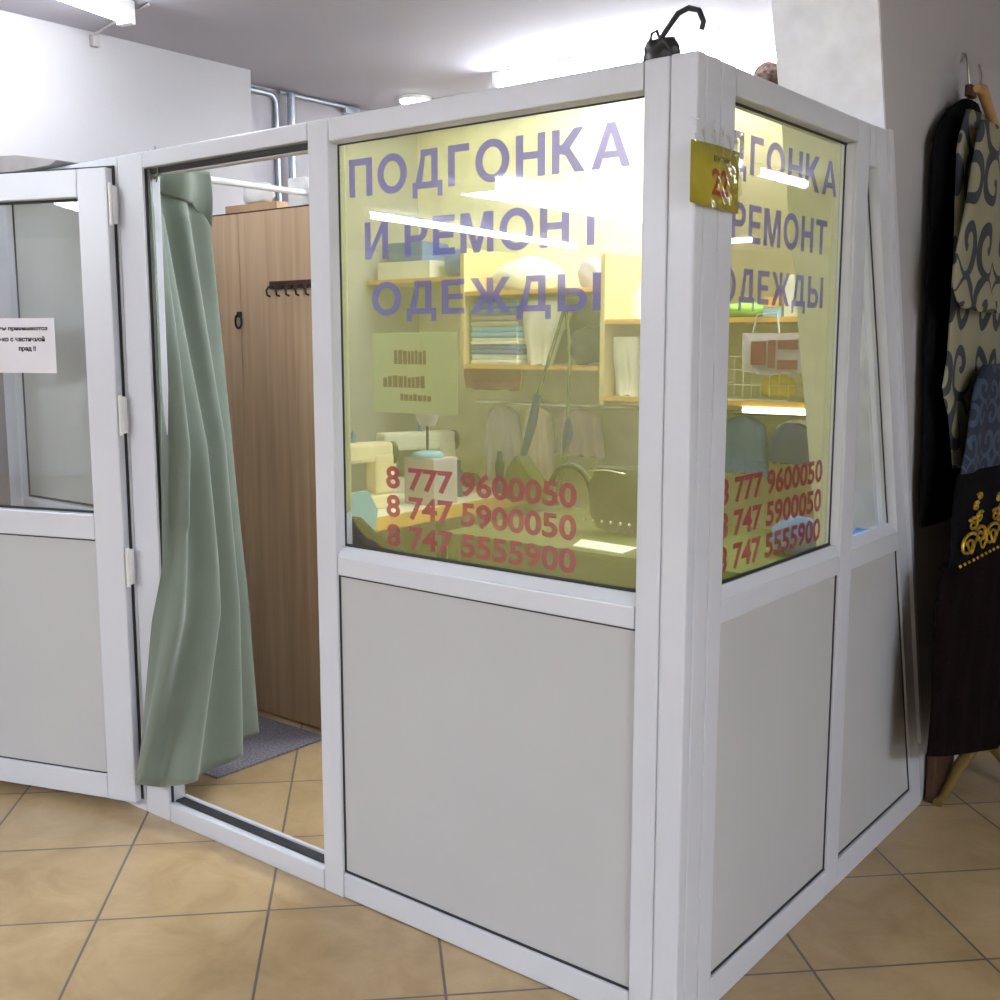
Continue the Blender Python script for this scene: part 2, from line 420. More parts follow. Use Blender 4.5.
# sloped glazing beads
b = MB()
b.prism([(.004, .925), (.0255, .925), (.0255, .948), (.02, .948)], 'x', -1.002, -.118)
b.prism([(.010, 1.945), (.0255, 1.945), (.0255, 1.940)], 'x', -1.002, -.118)
b.prism([(-1.003, .008), (-1.003, .0255), (-.996, .0255)], 'z', .948, 1.94)
b.prism([(-.117, .008), (-.117, .0255), (-.124, .0255)], 'z', .948, 1.94)
b.build('glazing_bead', PVC, ff)
MB().box(-1.003, -.117, .0258, .0268, .9475, .9555).box(-1.003, -.117, .0258, .0268, 1.936, 1.941).box(-.9965, -.990, .0258, .0268, .95, 1.94).box(-.130, -.1235, .0258, .0268, .95, 1.94).build('rubber_gasket', GASKET, ff)
MB().box(-1.0, -.12, .027, .031, .94, 1.945).build('glass_pane', GLASS, booth)
MB().box(-1.0, -.119, .010, .034, .071, .875).build('lower_panel', PANEL, booth)
g = MB().box(-1.0025, -.9975, .0075, .0098, .071, .875).box(-1.0, -.119, .0075, .0098, .0705, .0765).box(-1.0, -.119, .0075, .0098, .8715, .8755)
g.build('rubber_gasket', GASKET, booth)
# threshold of the doorway
t = MB().box(-1.768, -1.077, 0, .065, 0, .058, .005).box(-1.768, -1.077, .054, .0645, .058, .070, .002)
th = t.build('threshold', PVC, booth)
MB().box(-1.768, -1.077, .022, .0535, .0575, .064, .002).build('rubber_gasket', GASKET, th)
MB().box(-1.7695, -1.077, .034, .0595, 1.936, 1.9555, .003).build('door_stop', PVC, booth)
MB().box(-1.7695, -1.7665, .008, .016, .06, 1.954).box(-1.768, -1.077, .022, .0335, 1.941, 1.9545).build('rubber_gasket', GASKET, booth)  # black header strip stands in for shade under the lintel; jamb strip is gasket
# left bay behind the open door
l = MB().box(-2.62, -2.54, 0, D, 0, 2.0, BV).box(-1.99, -1.892, 0, D, 0, 2.0, BV).box(-2.538, -1.992, .0005, D - .0005, 1.93, 1.9995, BV)
l.box(-2.538, -1.992, .0005, D - .0005, .88, .945, BV).box(-2.538, -1.992, .0005, D - .0005, 0, .07, BV)
lf = l.build('left_frame', PVC, booth)
MB().box(-2.539, -1.991, .024, .0265, .945, .952).box(-2.539, -2.532, .024, .0265, .95, 1.93).build('rubber_gasket', GASKET, lf)
tag(MB().box(-2.538, -1.992, .027, .031, .946, 1.929).build('glass_pane', FROST, booth), 'pale grey-green frosted pane')
MB().box(-2.538, -1.992, .010, .034, .071, .879).build('lower_panel', PANEL, booth)
# corner post
c = MB().box(-.0595, 0, 0, .0345, 0, 2.002, .006).box(-.0590, -.001, .0350, .0945, 0, 2.001, .005)
c.build('corner_post', PVC, booth)
# side frame (facing the hall at x = 0)
SD = -.06
s = MB()
s.box(SD, 0, .0955, .1555, 0, 2.0, BV).box(SD, 0, .805, .885, 0, 1.999, BV)
s.box(SD + .0005, -.0005, .157, .804, 1.945, 1.9995, BV).box(SD + .0005, -.0005, .157, .804, .876, .925, BV).box(SD + .0005, -.0005, .157, .804, 0, .072, BV)
o1, o2 = .003, .077
def lp(z, o): return (lean(z) - o, z)
s.prism([lp(0, o1), lp(1.999, o1), lp(1.999, o2), lp(0, o2)], 'x', SD, 0)
s.prism([(.886, 1.90), (lean(1.90) - o2, 1.90), (lean(1.998) - o2, 1.998), (.886, 1.998)], 'x', SD + .0005, -.0005)
s.prism([(.886, .876), (lean(.876) - o2, .876), (lean(.93) - o2, .93), (.886, .93)], 'x', SD + .0005, -.0005)
s.prism([(.886, 0), (lean(0) - o2, 0), (lean(.075) - o2, .075), (.886, .075)], 'x', SD + .0005, -.0005)
sf = s.build('side_frame', PVC, booth)
b = MB()
b.prism([(-.004, .925), (-.0255, .925), (-.0255, .95), (-.02, .95)], 'y', .157, .804)
b.prism([(-.004, .930), (-.0255, .930), (-.0255, .955), (-.02, .955)], 'y', .887, lean(.94) - o2 - .003)
b.prism([(-.008, .804), (-.0255, .804), (-.0255, .797)], 'z', .95, 1.94)
b.build('glazing_bead', PVC, sf)
MB().box(-.0270, -.0258, .157, .804, .9495, .9575).box(-.0270, -.0258, .788, .7965, .95, 1.94).box(-.027, -.0258, .157, .804, 1.938, 1.944).prism([(lean(.95) - o2, .95), (lean(1.9) - o2, 1.9), (lean(1.9) - o2 - .008, 1.9), (lean(.95) - o2 - .008, .95)], 'x', -.027, -.0258).build('rubber_gasket', GASKET, sf)
MB().box(-.031, -.027, .157, .804, .93, 1.944).build('glass_pane', GLASS, booth)
MB().prism([(.887, .93), (lean(.93) - o2, .93), (lean(1.9) - o2, 1.9), (.887, 1.9)], 'x', -.031, -.027).build('glass_pane', GLASS, booth)
MB().box(-.034, -.010, .157, .804, .073, .875).build('lower_panel', PANEL, booth)
MB().prism([(.887, .076), (lean(.076) - o2, .076), (lean(.875) - o2, .875), (.887, .875)], 'x', -.034, -.010).build('lower_panel', PANEL, booth)
g = MB().box(-.0098, -.0070, .157, .804, .0725, .0785).box(-.0098, -.0070, .7985, .8035, .073, .875)
g.box(-.0098, -.007, .887, lean(.08) - o2, .0755, .0805).prism([lp(.08, o2), lp(.875, o2), lp(.875, o2 + .005), lp(.08, o2 + .005)], 'x', -.0098, -.007)
g.build('rubber_gasket', GASKET, booth)
MB().prism([(lean(.22) - .004, .22), (lean(.22) + .018, .22), (lean(2.0) + .018, 2.0), (lean(2.0) - .004, 2.0)], 'x', .0005, .012).build('cover_strip', PVC, booth)

# door, hinged on the left jamb and swung right round
AD = math.radians(19)
DM = Matrix.Translation((-1.90, -.032, 0)) @ Matrix.Rotation(PI + AD, 4, 'Z')   # local +x runs along the leaf away from the hinge, local +y faces the hall
def leaf(mb): 
    mb.v = [DM @ v for v in mb.v]; return mb
W = .76; T = -.062   # leaf width; body goes back to local y = T
d = MB()
d.box(0, .105, T, 0, .036, 1.966, BV).box(W - .105, W, T, 0, .036, 1.966, BV)
d.box(.106, W - .106, T + .0005, -.0005, 1.885, 1.9655, BV).box(.106, W - .106, T + .0005, -.0005, .866, .945, BV).box(.106, W - .106, T + .0005, -.0005, .0365, .115, BV)
d.box(.0, W, T - .008, T + .001, 1.95, 1.975, .001).box(-.008, .012, T - .008, T + .001, .036, 1.975, .001)
door = leaf(d).build('door', PVC, booth)
leaf(MB().box(.105, W - .105, -.034, -.030, .945, 1.885)).build('door_glass', GLASS, door)
leaf(MB().box(.105, W - .105, -.034, -.010, .115, .866)).build('door_panel', PANEL, door)
leaf(MB().box(-.006, W, -.034, -.026, 1.9665, 1.974).box(-.0065, -.0005, -.034, -.026, .04, 1.974).box(.104, W - .104, -.030, -.024, 1.878, 1.8855).box(.104, W - .104, -.030, -.024, .9445, .952).box(.104, .109, -.030, -.024, .95, 1.88).box(.106, W - .106, -.0098, -.008, .861, .866).box(.106, W - .106, -.0098, -.008, .1145, .119).box(-.012, -.0005, T, -.04, .04, 1.96)).build('rubber_gasket', GASKET, door)
for hz in (1.86, 1.25, .79):
    h = MB().box(-.026, -.012, -.016, .006, hz - .055, hz + .055, .006).tube([(-.019, .008, hz - .06), (-.019, .008, hz + .06)], .006)
    leaf(h).build('hinge', WHITEM, door)
# notice on the door glass
def on_door(mb, name, mat, parent): return leaf(mb).build(name, mat, parent)
base = DM @ Vector((.385, -.028, 1.371))
notice = empty('paper_notice', base, 'white paper notice with three lines of black print taped to the open door glass', 'notice')
on_door(MB().box(.238, .515, -.0298, -.0285, 1.371, 1.538), 'sheet', PAPER, notice)
def notice_line(body, x0, x1, z0, z1):
    t = text_mesh(body, (x0, x1, z0 - .001, z1 + .001), 0, 'y', bold=.045)
    t.v = [Vector((x1 + x0 - v.x, -.0280, v.z)) for v in t.v]
    leaf(t).build('lettering', INK, notice)
notice_line('Заказы принимаются', .264, .50, 1.499, 1.513)
notice_line('только с частичной', .276, .49, 1.468, 1.482)
notice_line('пред !!', .312, .378, 1.436, 1.452)

# vinyl films and lettering
fr = empty('window_film', (-.56, .035, .94), 'yellow see-through film with large purple and dark red writing on the wide front pane', 'window film')
poly = [(-.93, .975), (-.96, 1.0), (-.985, 1.04), (-1.0, 1.03), (-1.0, 1.942), (-.12, 1.942), (-.12, .942), (-.79, .942), (-.84, .957), (-.87, .955), (-.90, .972)]
MB().prism(poly, 'y', .0345, .0349).build('vinyl_sheet', FILM, fr)
FL = .0335
for body, r, m in (('ПОДГОНКА', (-.965, -.165, 1.812, 1.901), PURP), ('И РЕМОНТ', (-.915, -.222, 1.662, 1.750), PURP), ('ОДЕЖДЫ', (-.894, -.232, 1.528, 1.606), PURP),
                   ('8 777 9600050', (-.855, -.287, 1.108, 1.165), REDV), ('8 747 5900050', (-.855, -.287, 1.037, 1.094), REDV), ('8 747 5555900', (-.855, -.287, .964, 1.021), REDV)):
    (block_text if body[0] != '8' else text_mesh)(body, r, FL, 'y').build('lettering', m, fr)
si = empty('window_film', (-.035, .48, .94), 'yellow see-through film with purple and red writing on the narrow side pane', 'window film')
MB().prism([(.158, .942), (.79, .942), (.79, 1.94), (.158, 1.94)], 'x', -.0349, -.0345).build('vinyl_sheet', FILM, si)
for body, r, m in (('ОДГОНКА', (.06 + .015, .768, 1.812, 1.893), PURP), ('И РЕМОНТ', (.10, .716, 1.672, 1.752), PURP), ('ОДЕЖДЫ', (.165, .706, 1.545, 1.618), PURP),
                   ('8 777 9600050', (.195, .748, 1.117, 1.176), REDV), ('8 747 5900050', (.195, .748, 1.043, 1.102), REDV), ('8 747 5555900', (.195, .748, .969, 1.028), REDV)):
    (block_text if body[0] != '8' else text_mesh)(body, r, -.0335, 'x').build('lettering', m, si)
# sheet taped behind the film
ps = empty('paper_notice', (-.76, .038, 1.295), 'pale green sheet with faint orange print taped behind the yellow front film', 'notice')
MB().box(-.898, -.625, .0365, .0370, 1.295, 1.486).build('sheet', SHEETM, ps)
for x0, x1, z0, z1 in ((-.825, -.715, 1.412, 1.446), (-.862, -.715, 1.356, 1.385), (-.805, -.70, 1.325, 1.343)):
    p = MB(); x = x0
    while x < x1 - .01:
        w = random.uniform(.008, .016); p.box(x, x + w, .0358, .0364, z0, z1 - random.uniform(0, .006)); x += w + .003
    p.build('faded_print', ORV, ps)

# ------------------------------------------------------------------ number tag in a plastic sleeve on the corner
tg = empty('number_tag', (.012, .07, 1.72), 'yellow card numbered 22 in a crinkled clear plastic sleeve on the booth corner', 'tag')
def tagx(y): return .008 + .006 * math.sin((y + .02) / .18 * PI)
tm = MB(); vs = []; n = 14
for i in range(n):
    y = -.034 + .192 * i / (n - 1)
    for z in (1.722 - .006 * i / n, 1.835): vs += [(tagx(y), y, z), (tagx(y) + .0012, y, z)]
fs = []
for i in range(n - 1):
    a = i * 4; b_ = a + 4
    fs += [(a, b_, b_ + 2, a + 2), (a + 1, a + 3, b_ + 3, b_ + 1), (a + 2, b_ + 2, b_ + 3, a + 3), (a, a + 1, b_ + 1, b_)]
tm.add(vs, fs, True); tm.build('card', TAGY, tg)
for body, r, m in (('22', (.036, .102, 1.742, 1.792), REDI), ('БУТИК', (.042, .110, 1.804, 1.815), GREYI)):
    t = text_mesh(body, r, 0, 'x', bold=.025)
    t.v = [Vector((tagx(v.y) + .0020, v.y, v.z)) for v in t.v]; t.build('lettering', m, tg)
sv = []; ns, nz = 22, 16
for j in range(nz):
    z = 1.716 + (1.866 - 1.716) * j / (nz - 1); k = max(0, (z - 1.80) / .066)
    for i in range(ns):
        y = -.038 + .205 * i / (ns - 1)
        sv.append((tagx(y) + .005 + k * .010 * math.sin(i * 1.9 + j * .6) + .0015 * math.sin(i * 1.1 + j), y, z + k * .012 * math.sin(i * 1.3)))
MB().add(sv, [(j * ns + i, j * ns + i + 1, (j + 1) * ns + i + 1, (j + 1) * ns + i) for j in range(nz - 1) for i in range(ns - 1)], True).build('plastic_sleeve', SLEEVE, tg)

# ------------------------------------------------------------------ changing corner: wood board, hooks, rod, curtain, mat
bd = empty('wood_board', (-2.33, .86, 0), 'tall wood-grain laminate partition board standing behind the open doorway', 'partition board')
m = MB().box(-2.795, -2.415, .85, .868, .005, 1.948, .002).box(-2.412, -1.89, .85, .868, .005, 1.948, .002); m.build('board', WOOD, bd)
MB().box(-2.795, -1.889, .8495, .8685, 1.949, 1.953).build('edge_strip', BRBOX, bd)
hr = empty('hook_rail', (-2.10, .845, 1.65), 'dark metal coat hook rail fixed high on the wood board', 'hook rail')
MB().box(-2.235, -1.98, .842, .8495, 1.66, 1.69, .002).build('rail', STEEL if 0 else BRBOX, hr)
for i in range(5):
    x = -2.215 + i * .053
    MB().tube([(x, .842, 1.672), (x, .822, 1.668), (x, .812, 1.655), (x, .815, 1.638), (x, .828, 1.634)], .004, 8).build('hook', GASKET, hr)
rg = MB(); pts = [(-2.415 + .018 * math.cos(a), .838, 1.545 + .026 * math.sin(a)) for a in [2 * PI * i / 18 for i in range(19)]]
rg.tube(pts, .0045, 8).box(-2.425, -2.405, .838, .8495, 1.560, 1.582, .002)
solo(rg, 'ring_handle', GASKET, 'small dark oval ring handle on the wood board beside the curtain', 'handle')

rod = empty('curtain_rod', (-2.02, .45, 2.0), 'white curtain rod running from the booth front to the wood board', 'curtain rod')
MB().tube([(-2.02, .062, 1.992), (-2.02, .862, 1.992)], .011, 12).build('pole', WHITEM, rod)
MB().box(-2.045, -1.995, .845, .870, 1.9535, 2.005, .003).build('bracket', WHITEM, rod)

# curtain
def cpath(keys, u):
    n = len(keys) - 1; x = min(n - 1e-6, max(0, u * n)); i = int(x); t = x - i
    p0, p1, p2, p3 = [Vector(keys[min(n, max(0, k))]) for k in (i - 1, i, i + 1, i + 2)]
    return .5 * ((2 * p1) + (p2 - p0) * t + (2 * p0 - 5 * p1 + 4 * p2 - p3) * t * t + (3 * p1 - p0 - 3 * p2 + p3) * t ** 3)
TOPK = [(-1.760, .016), (-1.87, .09), (-2.0, .19), (-2.0, .30), (-2.03, .395)]
LEVELS = [(2.005, TOPK), (1.15, [(-1.760, .014), (-1.750, .085), (-1.80, .19), (-1.85, .30), (-1.96, .40)]),
          (.80, [(-1.760, .006), (-1.740, .06), (-1.76, .18), (-1.82, .29), (-1.94, .415)]),
          (.64, [(-1.775, -.030), (-1.715, .02), (-1.735, .16), (-1.81, .29), (-1.925, .42)]),
          (.14, [(-1.855, -.05), (-1.785, -.085), (-1.695, .02), (-1.76, .24), (-1.90, .425)])]
def cmid(z, u):
    for (za, ka), (zb, kb) in zip(LEVELS, LEVELS[1:]):
        if z >= zb - 1e-6:
            t = (za - z) / (za - zb); return cpath(ka, u).lerp(cpath(kb, u), t)
    return cpath(LEVELS[-1][1], u)
cv = []; nu, nv = 140, 70
for j in range(nv):
    t = j / (nv - 1); z = 2.005 - (2.005 - .14) * t
    for i in range(nu):
        u = i / (nu - 1)
        p = cmid(z, u)
        da = (cmid(z, min(1, u + .02)) - cmid(z, max(0, u - .02))).normalized()
        nrm = Vector((da.y, -da.x))
        ph = 2 * PI * 4.6 * (u + .03 * math.sin(1.5 * t + 4 * u)) + .3 * t
        w = math.sin(ph)
        amp = .036 * (.5 + .5 * t) * (.5 if t < .08 else 1)
        if u < .25: amp *= max(.12, u / .25)
        if z < .9 and u < .5: amp *= max(.35, u / .5)
        p = p + nrm * (w * amp + .004 * math.sin(21 * u + 5 * t))
        cv.append(Vector((p.x, p.y, z + (.012 * w if j == nv - 1 else 0))))
cm = MB().add(cv, [(j * nu + i, j * nu + i + 1, (j + 1) * nu + i + 1, (j + 1) * nu + i) for j in range(nv - 1) for i in range(nu - 1)], True)
cur = tag(centre(cm.build('door_curtain', CURT)), 'sage green fabric curtain hanging in folds in the doorway', 'curtain')
md = cur.modifiers.new('thick', 'SOLIDIFY'); md.thickness = .003; md.offset = 0
# header band folded over the rod, drooping at the right
hv = []; hn, hm = 60, 14
for j in range(hm):
    t = j / (hm - 1)
    for i in range(hn):
        u = i / (hn - 1); a = cpath(TOPK, u)
        w = math.sin(2 * PI * 3.1 * u + .6)
        drop = .085 + .022 * math.sin(2 * PI * 1.1 * u + 2.5) + (.09 * max(0, (u - .82) / .18))
        x = a.x + .024 + .012 * w + .010 * math.sin(PI * t); y = a.y + (.012 if u > .9 else 0)
        hv.append(Vector((x, y, 2.012 - drop * t)))
hm_ = MB().add([v - cur.location for v in hv], [(j * hn + i, j * hn + i + 1, (j + 1) * hn + i + 1, (j + 1) * hn + i) for j in range(hm - 1) for i in range(hn - 1)], True)
me = bpy.data.meshes.new('header_band'); me.from_pydata(hm_.v, [], hm_.f); me.materials.append(CURT)
for p in me.polygons: p.use_smooth = True
ho = bpy.data.objects.new('header_band', me); COL.objects.link(ho); ho.parent = cur
md = ho.modifiers.new('thick', 'SOLIDIFY'); md.thickness = .003
mt = MB(); mv = []; mn = 30
for j in range(2):
    for i in range(mn):
        pass
mt.box(-2.60, -1.93, .30, .80, 0.0005, .009, .003)
solo(mt, 'door_mat', MATG, 'flat grey doormat on the tiles below the curtain', 'mat')

# things piled on top of the wood board / behind it: a tall cupboard with boxes
cb = empty('tall_cupboard', (-2.4, .91, 0), 'tall cupboard behind the wood board, only its top showing', 'cupboard')
MB().box(-2.79, -1.98, .872, .955, .0, 1.93, .003).build('body', WOOD, cb)
MB().box(-2.795, -1.975, .870, .957, 1.9305, 1.944, .002).build('top_board', GREYB, cb)
solo(MB().box(-2.52, -2.22, .875, .95, 1.9447, 1.985, .003), 'cardboard_box', CARD, 'low tan cardboard box on the top of the tall cupboard', 'box')
def blob(c, r, sx, sy, sz, seed, n=3, rough=.25):
    bm = bmesh.new(); bmesh.ops.create_icosphere(bm, subdivisions=n, radius=r)
    rd = random.Random(seed); ph = [rd.uniform(0, 6) for _ in range(6)]
    for v in bm.verts:
        q = v.co / r
        k = 1 + rough * (.5 * math.sin(3 * q.x + ph[0]) * math.cos(4 * q.y + ph[1]) + .4 * math.sin(6 * q.z + 5 * q.x + ph[2]) * math.sin(7 * q.y + ph[3]) )
        v.co = Vector((q.x * r * k * sx, q.y * r * k * sy, max(-.75, q.z) * r * k * sz)) 
    zmin = min(v.co.z for v in bm.verts)
    mb = MB(); mb.bm(bm, Matrix.Translation((c[0], c[1], c[2] - zmin)), True); return mb
solo(blob((-2.36, .912, 1.986), .05, 1.6, .6, .9, 3), 'plastic_bag', WHITEC, 'crumpled white plastic bag on the tan cardboard box', 'bag')
solo(MB().box(-2.165, -2.075, .885, .93, 1.9447, 2.06, .004), 'white_carton', WHITEM, 'upright white carton on the tall cupboard right of the tan box', 'carton')
solo(blob((-1.985, .895, 1.9447), .02, 1.2, .8, .9, 8), 'cloth_bundle', SKYC, 'small pale turquoise cloth bundle on the tall cupboard', 'cloth')

solo(drape([(2.09, -2.03, -1.99), (2.04, -2.05, -1.985), (1.955, -2.06, -1.984)], .935, .03, 'y', 2, .004), 'brown_bundle', FUR, 'brown cloth bundle standing on the tall cupboard right of the white carton', 'cloth')
solo(drape([(1.01, -1.05, -1.01), (.98, -1.06, -.98), (.955, -1.07, -.88), (.935, -1.07, -.83), (.01, -1.07, -.73)], .09, .05, 'y', 3, .003), 'clothes_bag', BLACK, 'black clothes bag standing behind the torn lower left corner of the yellow film', 'bag')
# grey board on top of the left bay
solo(MB().prism([(-2.79, 2.001), (-2.20, 2.001), (-2.16, 2.012), (-2.40, 2.05), (-2.79, 2.075)], 'y', -.03, .30), 'cover_board', GREYB, 'grey board lying on top of the booth at the left edge of the view', 'board')

# wall pipes
pf = MB().tube([(-2.985, 1.26, 2.572), (-2.985, 1.50, 2.572), (-2.985, 1.525, 2.566), (-2.985, 1.545, 2.54), (-2.985, 1.548, 2.0)], .013, 10)
solo(pf, 'bent_pipe', STEEL, 'bent grey metal pipe on the alcove wall under the ceiling', 'pipe')
solo(MB().tube([(-2.95, 1.60, 2.585), (-2.95, 1.60, 1.95)], .018, 12), 'support_pole', STEEL, 'thin upright galvanised pole beside the bent pipe', 'pole')
solo(MB().tube([(-2.97, 1.55, 2.585), (-2.97, 2.05, 2.585)], .009, 8).box(-2.985, -2.955, 1.95, 2.03, 2.555, 2.59, .004), 'ceiling_rail', STEEL, 'dark slim rail along the alcove ceiling edge', 'rail')
solo(MB().box(-2.799, -2.775, .50, .53, 2.545, 2.585, .004).tube([(-2.785, .515, 2.59), (-2.5, .46, 2.59), (-2.32, .43, 2.592)], .005, 8), 'cable_clip', GREYB, 'grey cable clip at the top of the left white wall', 'cable clip')

# ------------------------------------------------------------------ inside the workshop
tb = empty('sewing_table', (-2.55, 1.7, 0), 'long white-topped sewing table with orange edge along the left inside of the booth', 'table')
MB().box(-2.79, -2.174, .985, 2.46, .722, .75, .002).build('table_top', WHITEM, tb)
MB().box(-2.79, -2.172, .979, .9845, .695, .75).box(-2.1735, -2.165, .955, 2.46, .69, .748, .001).build('edge_band', ORANGE, tb)
for x in (-2.75, -2.24):
    for y in (1.02, 2.38): MB().box(x - .02, x + .02, y - .02, y + .02, 0, .7215, .003).build('leg', STEEL, tb)

def sewing_machine(loc, rz, label, mat):
    r = empty('sewing_machine', (0, 0, 0), label, 'sewing machine', 'sewing machines on the long table')
    MB().box(-.20, .20, -.075, .075, 0, .06, .010).build('base', mat, r)
    MB().box(.10, .19, -.055, .055, .0605, .235, .012).box(-.20, .19, -.05, .05, .2, .285, .015).box(-.195, -.13, -.045, .045, .115, .2, .01).build('arm', mat, r)
    MB().lathe([(.045, 0), (.05, .006), (.05, .022), (.04, .028)], (.192, 0, .235), 20, M=Matrix.Rotation(PI / 2, 4, 'Y')).build('hand_wheel', BLACKP, r)
    MB().tube([(-.16, 0, .114), (-.16, 0, .063)], .004, 8).box(-.175, -.145, -.012, .012, .061, .066).build('needle_bar', CHROME, r)
    MB().tube([(.02, 0, .285), (.02, 0, .34)], .004, 8).lathe([(.016, 0), (.013, .004), (.012, .04), (.016, .044)], (.02, 0, .287)).build('thread_spool', BLUEC, r)
    r.location = loc; r.rotation_euler.z = rz; return r
sewing_machine((-2.43, 1.42, .7505), math.radians(68), 'cream sewing machine nearest the front on the long white table', CREAMM)
sewing_machine((-2.64, 2.08, .7505), math.radians(70), 'white sewing machine farther back on the long white table', WHITEM)
solo(blob((-2.80, 1.42, .7505), .07, 1.2, 1.4, .8, 12), 'cloth_pile', WHITEC, 'pale crumpled cloth on the long table left of the cream machine', 'cloth')
solo(blob((-2.55, 2.36, .7505), .05, 1.6, 1.0, .7, 22), 'cloth_pile', OLIVE, 'olive crumpled cloth at the far end of the long table', 'cloth')
for k, (x, y, hh) in enumerate(((-2.32, 2.02, .17), (-2.24, 2.23, .2))):
    solo(MB().lathe([(.028, 0), (.028, .02), (.018, .03), (.022, hh * .7), (.014, hh * .8), (.014, hh)], (x, y, .7505)), 'thread_cone', NAVY, ('dark thread cone standing behind the cream sewing machine', 'taller dark thread cone at the back of the long table')[k], 'thread cone')
# blue chair back seen low at the left edge of the front pane
ch = empty('office_chair', (-2.02, .72 + .4, 0), 'blue plastic chair drawn up to the end of the long table', 'chair')
bmx = bmesh.new(); 
MB().box(-2.10, -1.80, 1.02, 1.34, .43, .46, .01).build('seat', SKYC, ch)
MB().prism([(1.06, .70), (1.22, .70), (1.24, .80), (1.19, .88), (1.09, .88), (1.05, .80)], 'x', -2.10, -2.08).build('backrest', SKYC, ch)
for x in (-2.08, -1.82):
    for y in (1.05, 1.31): MB().tube([(x, y, 0), (x, y, .43)], .012).build('leg', CHROME, ch)
MB().box(-2.10, -2.08, 1.12, 1.15, .455, .705).build('back_support', CHROME, ch)

t2 = empty('work_table', (-1.05, 1.55, 0), 'dark-fronted work table under the right shelves, holding the handbags', 'table')
MB().box(-1.72, -.33, 1.22, 2.05, .725, .75, .002).build('table_top', OLIVE, t2)
MB().box(-1.68, -.36, 1.27, 1.29, .03, .7245).build('front_panel', OLIVE, t2)
for x in (-1.69, -.36):
    for y in (1.26, 2.0): MB().box(x - .02, x + .02, y - .02, y + .02, 0, .7245, .003).build('leg', OLIVE, t2)
solo(MB().prism([(-1.15, 1.27), (-.93, 1.25), (-.95, 1.38), (-1.20, 1.40)], 'z', .7505, .754), 'paper_sheet', PAPER, 'white paper sheet lying at the front of the work table', 'paper')

# handbag with arched handle, studs
hb = empty('handbag', (-1.19, 1.62, .75), 'rounded dark handbag with arched handle and a row of shiny studs on the work table', 'handbag')
drape([(1.0, -1.27, -1.10), (.93, -1.30, -1.06), (.82, -1.31, -1.05), (.758, -1.27, -1.08)], 1.62, .15, 'y', 2, .004, puff=1).build('body', DARKOL, hb)
hp = [(-1.30 + (-.09) * math.sin(a) * 0 + -.11 + .11 * math.cos(a), 1.60, .88 + .14 * math.sin(a)) for a in [PI * i / 12 for i in range(13)]]
MB().tube([(-1.29 - .20 * (1 - math.cos(PI * i / 12)) / 2, 1.60, .87 + .125 * math.sin(PI * i / 12)) for i in range(13)], .012, 8).build('handle', DARKOL, hb)
for i in range(6): MB().lathe([(.002, -.008), (.008, 0), (.002, .008)], (-1.28 + i * .04, 1.535, .80), 10).build('stud', CHROME, hb)
MB().tube([(-1.27, 1.55, .985), (-1.19, 1.545, .995), (-1.11, 1.55, .985)], .004, 6).build('clasp_bar', CHROME, hb)
# bag on long straps
sb = empty('strap_bag', (-1.86, 2.02, .80), 'olive bag hanging by two long dark straps from the centre shelf', 'bag')
def strap(pts, r): return MB().tube(pts, r, 8)
strap([(-1.765, 2.08, 1.605), (-1.80, 2.06, 1.47), (-1.868, 2.03, 1.235)], .008).build('strap', OLIVE, sb)
strap([(-1.755, 2.08, 1.605), (-1.72, 2.06, 1.42), (-1.705, 2.03, 1.13)], .008).build('strap', OLIVE, sb)
MB().tube([(-1.868, 2.03, 1.24), (-1.90, 2.03, 1.10), (-1.95, 2.03, .95)], [.016, .022, .014], 10).build('strap_pad', NAVY, sb)
MB().tube([(-1.705, 2.03, 1.14), (-1.705, 2.03, 1.07), (-1.72, 2.03, 1.0)], [.012, .026, .012], 10).build('strap_pad', NAVY, sb)
drape([(.965, -1.965, -1.93), (.90, -2.02, -1.86), (.84, -2.05, -1.80), (.76, -2.05, -1.74)], 2.02, .10, 'y', 3, .006).build('body', OLIVE, sb)
MB().tube([(-1.72, 2.03, 1.0), (-1.735, 2.03, .9), (-1.75, 2.02, .80)], .012, 8).build('side_strap', OLIVE, sb)
MB().lathe([(.02, 0), (.02, .01)], (-1.76, 2.09, 1.60)).build('hook', GASKET, sb)
solo(MB().box(-1.33, -1.27, 1.82, 1.88, .7505, .86, .008), 'thread_cone', OLIVE, 'small upright olive tin behind the handbag on the work table', 'tin')
solo(blob((-.47, 1.62, .7505), .07, 1.3, 1.1, 1.0, 31), 'cloth_pile', BLUEC, 'crumpled blue patterned cloth at the right end of the work table', 'cloth')
solo(blob((-.80, 1.50, .7505), .06, 1.5, 1.2, .8, 37), 'cloth_pile', OLIVE, 'olive crumpled cloth in the middle of the work table', 'cloth')

# shelves on the back wall
def shelf_unit(label, x0, x1, boards, ups, y0=2.10, y1=2.495):
    r = empty('wall_shelf', ((x0 + x1) / 2, y1, min(boards)), label, 'shelf')
    zt = max(boards); zb = min(boards)
    for z in boards: 
        MB().box(x0, x1, y0 + .006, y1, z - .018, z, .001).build('shelf_board', SHELFW, r)
        MB().box(x0, x1, y0, y0 + .0055, z - .019, z + .001).build('front_edge', ORANGE, r)
    for x, za, zb_ in ups: MB().box(x - .012, x + .012, y0, y1, za, zb_, .001).build('upright', SHELFW, r)
    return r
shelf_unit('beech shelf at the far left behind the front pane', -2.985, -2.385, [1.772], [])
shelf_unit('centre beech shelf unit with folded clothes on its lower board', -2.345, -1.60, [1.70, 1.365], [(-2.36, 1.345, 1.90), (-1.58, 1.20, 1.84)])
shelf_unit('long beech shelves behind the side pane with basket and boxes', -1.565, -.285, [1.562, 1.238], [])
